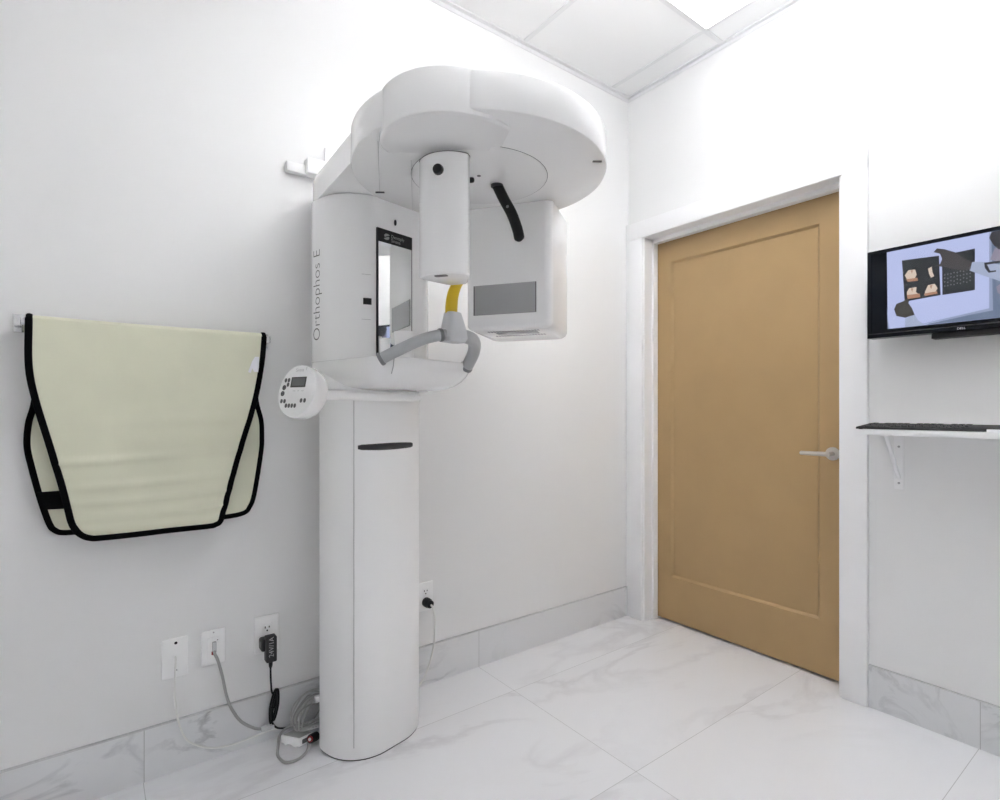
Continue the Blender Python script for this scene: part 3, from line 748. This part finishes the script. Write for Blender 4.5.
for k in range(13):
    q = MB(); pts = []; rx, rz = .042 + rnd.uniform(0, .022), .050 + rnd.uniform(0, .022)
    ph = rnd.uniform(0, 6.28); t1 = -.35 + rnd.uniform(-.22, .22); ox, oz = rnd.uniform(-.008, .008), rnd.uniform(-.008, .008); dyk = -.030 + .005 * k
    for i in range(41):
        a = 2 * PI * i / 40
        x, z = rx * math.cos(a), rz * math.sin(a)
        x, z = x * math.cos(t1) - z * math.sin(t1), x * math.sin(t1) + z * math.cos(t1)
        yy = min(-.016, cc.y + dyk + .010 * math.sin(a + ph))
        pts.append((cc.x + ox + x + .005 * math.sin(3 * a + ph), yy, max(.0365 if yy < -.048 else .004, cc.z + oz + z)))
    q.tube(pts, .0028, 7); q.build('cable_loop', ('cabg2', 'cabg2', 'cabg')[k % 3], coil)
q = MB(); q.box(-1.772, -1.745, -.135, -.118, .138, .158, .003); q.build('loose_plug', 'plate', coil)
cable('floor_cable', 'cabg', [(-1.78, -.085, .052), (-1.815, -.07, .050), (-1.842, -.058, .046), (-1.868, -.060, .030), (-1.880, -.084, .010), (-1.891, -.120, .005), (-1.891, -.150, .005), (-1.881, -.180, .005), (-1.849, -.188, .005), (-1.818, -.172, .005), (-1.799, -.145, .006), (-1.79, -.115, .012)], .0046, 'grey cable looping out over the floor in front of the power block')
sk = thing('cable_connector', (-1.785, -.131, 0), 'round black cable connector with red centre lying at the column base', 'connector')
ca = Vector((-.72, -.55, .25)); MB().lathe([(.011, 0), (.0145, 0), (.0145, .030), (.0135, .034), (.0105, .034), (.0105, .022)], (-1.764, -.117, .0165), ca, 20).build('collar', 'black', sk)
MB().lathe([(0, .01), (.0095, .01), (.0095, .036), (0, .037)], (-1.764, -.117, .0165), ca, 16).build('insert', 'red', sk)
MB().lathe([(0, .03), (.0052, .03), (.0052, .0385), (0, .039)], (-1.764, -.117, .0165) , ca, 12).build('pin_face', 'plate', sk)
pp = thing('power_plug', (-1.283, -.02, .343), 'round black power plug with a pale cord in the outlet right of the column', 'plug')
q = MB(); q.lathe([(0, .0085), (.0185, .0085), (.0195, .012), (.0195, .030), (.016, .036), (.016, .044), (.010, .048), (0, .048)], (-1.2805, 0, .343), (.12, -1, -.08), 24); q.build('plug_body', 'black', pp)
q = MB(); q.tube(spline([(-1.2765, -.044, .340), (-1.273, -.056, .330), (-1.266, -.060, .295), (-1.265, -.060, .259), (-1.270, -.060, .179), (-1.297, -.060, .094), (-1.335, -.065, .045), (-1.39, -.075, .010), (-1.43, -.075, .006)], 8), .0042, 8); q.build('cord', 'cabw', pp)

# ------------------------------------------------------------------ monitor
mon = thing('wall_monitor', (0, -1.46, 1.55), 'black wall mounted monitor showing a dental scan presentation', 'monitor')
MX = -.10; my0, my1, mz0, mz1 = -1.732, -1.196, 1.3915, 1.7075
def mbox(x0, x1, y0, y1, z0, z1, b=0): return MB().box(x0, x1, y0, y1, z0, z1, b)
mbox(MX + .001, MX + .045, my0, my1, mz0, mz1, .004).build('case', 'screen', mon)
bz = MB()
for a in ((my0, my0 + .012, mz0, mz1), (my1 - .012, my1, mz0, mz1), (my0 + .012, my1 - .012, mz1 - .0115, mz1), (my0 + .012, my1 - .012, mz0, mz0 + .024)): bz.box(MX - .004, MX + .002, *a)
bz.build('bezel', 'screen', mon, smooth=False)
mbox(MX - .0055, MX - .003, my0 + .004, my1 - .004, mz0 + .013, mz0 + .0165).build('bezel_lip', 'blackm', mon, smooth=False)
scn = mbox(MX - .0006, MX + .002, my0 + .012, my1 - .012, mz0 + .024, mz1 - .0115).build('screen', 'screen', mon, smooth=False)
LAY = [0]
def pic(name, m, poly, lv_):
    vs = [(MX - .0008 - .00012 * lv_, max(min(y, my1 - .0125), my0 + .0125), z) for y, z in poly]
    return MB().add(vs, [tuple(range(len(vs)))]).build(name, m, scn, smooth=False)
image = [(-1.2557, 1.6955), (-1.6725, 1.6955), (-1.6725, 1.4205), (-1.2585, 1.4205)]
pic('picture_background', 's_img', image, 0)
pic('picture_wall', 's_wall', [(-1.5371, 1.6955), (-1.6725, 1.6955), (-1.6725, 1.4206), (-1.3669, 1.4214), (-1.3793, 1.4249), (-1.5414, 1.4468)], 1)
pic('picture_frame_edge', 's_line', [(-1.5328, 1.6932), (-1.5378, 1.6943), (-1.5421, 1.4458), (-1.3669, 1.425), (-1.3458, 1.424), (-1.5328, 1.4538)], 2)
pic('picture_frame_edge', 's_line', [(-1.2557, 1.50), (-1.2610, 1.44), (-1.2640, 1.4206), (-1.2585, 1.4206)], 2)
pic('picture_scan', 's_dk', [(-1.301, 1.6564), (-1.4052, 1.6495), (-1.4097, 1.5166), (-1.3089, 1.5103)], 2)
pic('picture_scan', 's_dk', [(-1.4132, 1.6483), (-1.4981, 1.6515), (-1.4981, 1.5177), (-1.4146, 1.5158)], 2)
for p in ([(-1.3091, 1.6021), (-1.32, 1.6182), (-1.3394, 1.6168), (-1.3437, 1.5978), (-1.3373, 1.5835), (-1.3156, 1.5877)],
          [(-1.3752, 1.6119), (-1.3855, 1.6164), (-1.3875, 1.5992), (-1.3925, 1.5829), (-1.3834, 1.5796), (-1.3785, 1.5934)],
          [(-1.3156, 1.5431), (-1.3222, 1.555), (-1.3437, 1.5553), (-1.3415, 1.5386), (-1.3522, 1.5264), (-1.3156, 1.5326)],
          [(-1.3669, 1.5342), (-1.3752, 1.5557), (-1.3937, 1.5574), (-1.4018, 1.5407), (-1.3957, 1.5291), (-1.3669, 1.529)]): pic('picture_teeth', 's_tooth', p, 3)
for p in ([(-1.3135, 1.5881), (-1.3458, 1.587), (-1.3479, 1.5762), (-1.3178, 1.5783)], [(-1.3156, 1.5326), (-1.3522, 1.5316), (-1.3543, 1.5183), (-1.3178, 1.5181)], [(-1.3648, 1.5294), (-1.3998, 1.531), (-1.4018, 1.523), (-1.3669, 1.5203)]): pic('picture_gum', 's_gum', p, 4)
for p in ([(-1.327, 1.616), (-1.330, 1.604), (-1.333, 1.615)], [(-1.327, 1.553), (-1.331, 1.540), (-1.334, 1.553)], [(-1.380, 1.554), (-1.384, 1.541), (-1.388, 1.554)]): pic('picture_gap', 's_gum', p, 4)
q = MB()
for j in range(4):
    for i in range(9):
        y = -1.4205 - .0082 * i; z = 1.5815 - .0125 * j + .0006 * i + .002 * math.sin(i * 3 + j)
        q.add([(MX - .0012, y + dy, z + dz) for dy, dz in ((.0022, 0), (0, .003), (-.0022, .001), (-.0008, -.003))], [(0, 1, 2, 3)])
q.build('picture_slices', 's_dot', scn, smooth=False)
pic('picture_hand', 's_hand', [(-1.3908, 1.6645), (-1.3998, 1.675), (-1.4199, 1.6677), (-1.4475, 1.6512), (-1.4706, 1.6263), (-1.4913, 1.6095), (-1.4876, 1.586), (-1.4706, 1.5871), (-1.4475, 1.5943), (-1.4239, 1.6067), (-1.4079, 1.6126), (-1.3875, 1.6169), (-1.4079, 1.6202), (-1.4139, 1.6365), (-1.4079, 1.6554)], 5)
pic('picture_sleeve', 's_slv', [(-1.4913, 1.6095), (-1.5226, 1.6026), (-1.5636, 1.5843), (-1.60, 1.575), (-1.60, 1.50), (-1.5636, 1.5317), (-1.5226, 1.5572), (-1.4849, 1.5827)], 5)
pic('picture_face', 's_face', [(-1.546, 1.6401), (-1.5378, 1.6159), (-1.5353, 1.607), (-1.5636, 1.5913), (-1.62, 1.58), (-1.62, 1.6359)], 6)
pic('picture_face', 's_face', [(-1.62, 1.5303), (-1.5636, 1.5303), (-1.5495, 1.5188), (-1.5531, 1.4993), (-1.5636, 1.4881), (-1.62, 1.48)], 6)
pic('picture_hair', 's_hair', [(-1.66, 1.6955), (-1.5389, 1.694), (-1.5328, 1.6766), (-1.5442, 1.65), (-1.5548, 1.6356), (-1.5636, 1.6336), (-1.66, 1.60)], 7)
pic('picture_glasses', 's_hair', [(-1.5208, 1.6006), (-1.5584, 1.5986), (-1.62, 1.596), (-1.62, 1.588), (-1.5584, 1.5925), (-1.5281, 1.5929), (-1.5353, 1.5713), (-1.5495, 1.5708), (-1.5495, 1.5661), (-1.5317, 1.5664), (-1.5226, 1.5835)], 8)
pic('picture_hand', 's_hand2', [(-1.278, 1.4885), (-1.2847, 1.506), (-1.3069, 1.5131), (-1.3148, 1.5212), (-1.3222, 1.5132), (-1.32, 1.5031), (-1.3308, 1.4832), (-1.3381, 1.4603), (-1.3113, 1.4536), (-1.2847, 1.4636)], 5)
pic('picture_sleeve', 's_slv', [(-1.3104, 1.4505), (-1.3381, 1.4603), (-1.3479, 1.4393), (-1.368, 1.4206), (-1.3104, 1.4206)], 6)
vs, fs = text_mesh('DELL', .0098); tw = max(v[0] for v in vs)
MB().add([(MX - .0058, -1.4535 - a * 1.02, 1.3945 + b) for a, b in vs], fs).build('badge_lettering', 'textl', mon, smooth=False)
q = MB(); q.box(MX + .045, -.02, -1.52, -1.40, 1.48, 1.62, .004); q.box(-.02, -.0005, -1.56, -1.36, 1.44, 1.66, .003); q.build('wall_mount', 'blackm', mon)
mbox(MX + .012, MX + .055, -1.66, -1.381, 1.3735, 1.3905, .002).build('speaker_bar', 'blackm', mon)

# ------------------------------------------------------------------ shelf, keyboard, card
sh = thing('wall_shelf', (0, -1.6, 1.04), 'narrow white wall shelf on white brackets under the monitor', 'shelf')
MB().box(-.212, -.0005, -2.15, -1.192, 1.0440, 1.0630, .0012).build('board', 'trim', sh)
for yb in (-1.2625, -1.95):
    q = MB(); q.prism(rrect(yb - .0155, yb + .0155, .839, 1.0433, .001), .0005, .0035, .0008, lambda p: Vector((-p.z, p.x, p.y)), seg=2)
    q.box(-.150, -.0035, yb - .0155, yb + .0155, 1.0400, 1.0433)
    q.tube([(-.003, yb, .880), (-.065, yb, .9585), (-.127, yb, 1.0405)], .0075, 8, flat=(1, .7), up=(0, 1, 0))
    br = q.build('bracket', 'trim', sh)
    for z in (.862, .996): MB().lathe([(0, 0), (.0042, 0), (.0035, .002), (0, .0022)], (-.0034, yb, z), (-1, 0, 0), 12).build('screw', 'seam', br)
kb = thing('keyboard', (-.13, -1.41, 1.06), 'slim black keyboard lying on the white wall shelf', 'keyboard')
q = MB(); prof = [(-.199, 1.0643), (-.199, 1.0690), (-.196, 1.0715), (-.062, 1.0830), (-.058, 1.0815), (-.058, 1.0643)]
q.prism(prof, -1.640, -1.192, .001, lambda p: Vector((p.x, p.z, p.y)), seg=2); q.build('case', 'blackm', kb)
for x in (-.19, -.07):
    for y in (-1.205, -1.62): MB().lathe([(0, 0), (.006, 0), (.006, .0015), (0, .0015)], (x, y, 1.0629), (0, 0, 1), 10).build('foot', 'black', kb)
kme = MB().box(-.0078, .0078, -.0078, .0078, 0, .0052, .0012).build('key', 'black', kb)
first = True
for row in range(6):
    x = -.184 + row * .0212
    for i in range(15):
        if row == 0 and 4 < i < 10: continue
        y = -1.207 - .0190 * i - (.006 if row % 2 else 0)
        if row == 5 and i % 5 == 1: continue
        k = kme if first else kme.copy()
        if not first: COL.objects.link(k); k.parent = kb
        first = False
        k.location = Vector((x, y, 1.0680 + (x + .196) * .0933)) - Vector(kb.location); k.rotation_euler = (0, -.093, 0)
# kme's mesh was shifted by the root offset: re-centre it
kme.data.transform(Matrix.Translation(Vector(kb.location)))
single(MB().box(-.2115, -.2035, -1.70, -1.548, 1.0631, 1.0720, .0008), 'paper_card', 'tag', (-.209, -1.61, 1.06), 'white card strip standing at the front edge of the keyboard', 'card')

# ------------------------------------------------------------------ world, camera, view
wd = bpy.data.worlds.new('world'); SC.world = wd; wd.use_nodes = True
wd.node_tree.nodes['Background'].inputs[0].default_value = (.05, .05, .05, 1); wd.node_tree.nodes['Background'].inputs[1].default_value = .2
cd = bpy.data.cameras.new('camera'); cam = bpy.data.objects.new('camera', cd); COL.objects.link(cam)
cam.location = (-2.37408, -1.97426, 1.13); cam.rotation_euler = (PI / 2, 0, math.radians(53.07 - 90))
cd.sensor_width = 36; cd.lens = 541.76 / 1000 * 36; cd.shift_y = 10.25 / 1000; cd.clip_start = .02
SC.camera = cam
vs_ = SC.view_settings; vs_.view_transform = 'Standard'; vs_.look = 'None'; vs_.gamma = 1; vs_.use_curve_mapping = False
vs_.exposure = 2.06
SC.cycles.max_bounces = 16; SC.cycles.diffuse_bounces = 10; SC.cycles.glossy_bounces = 6
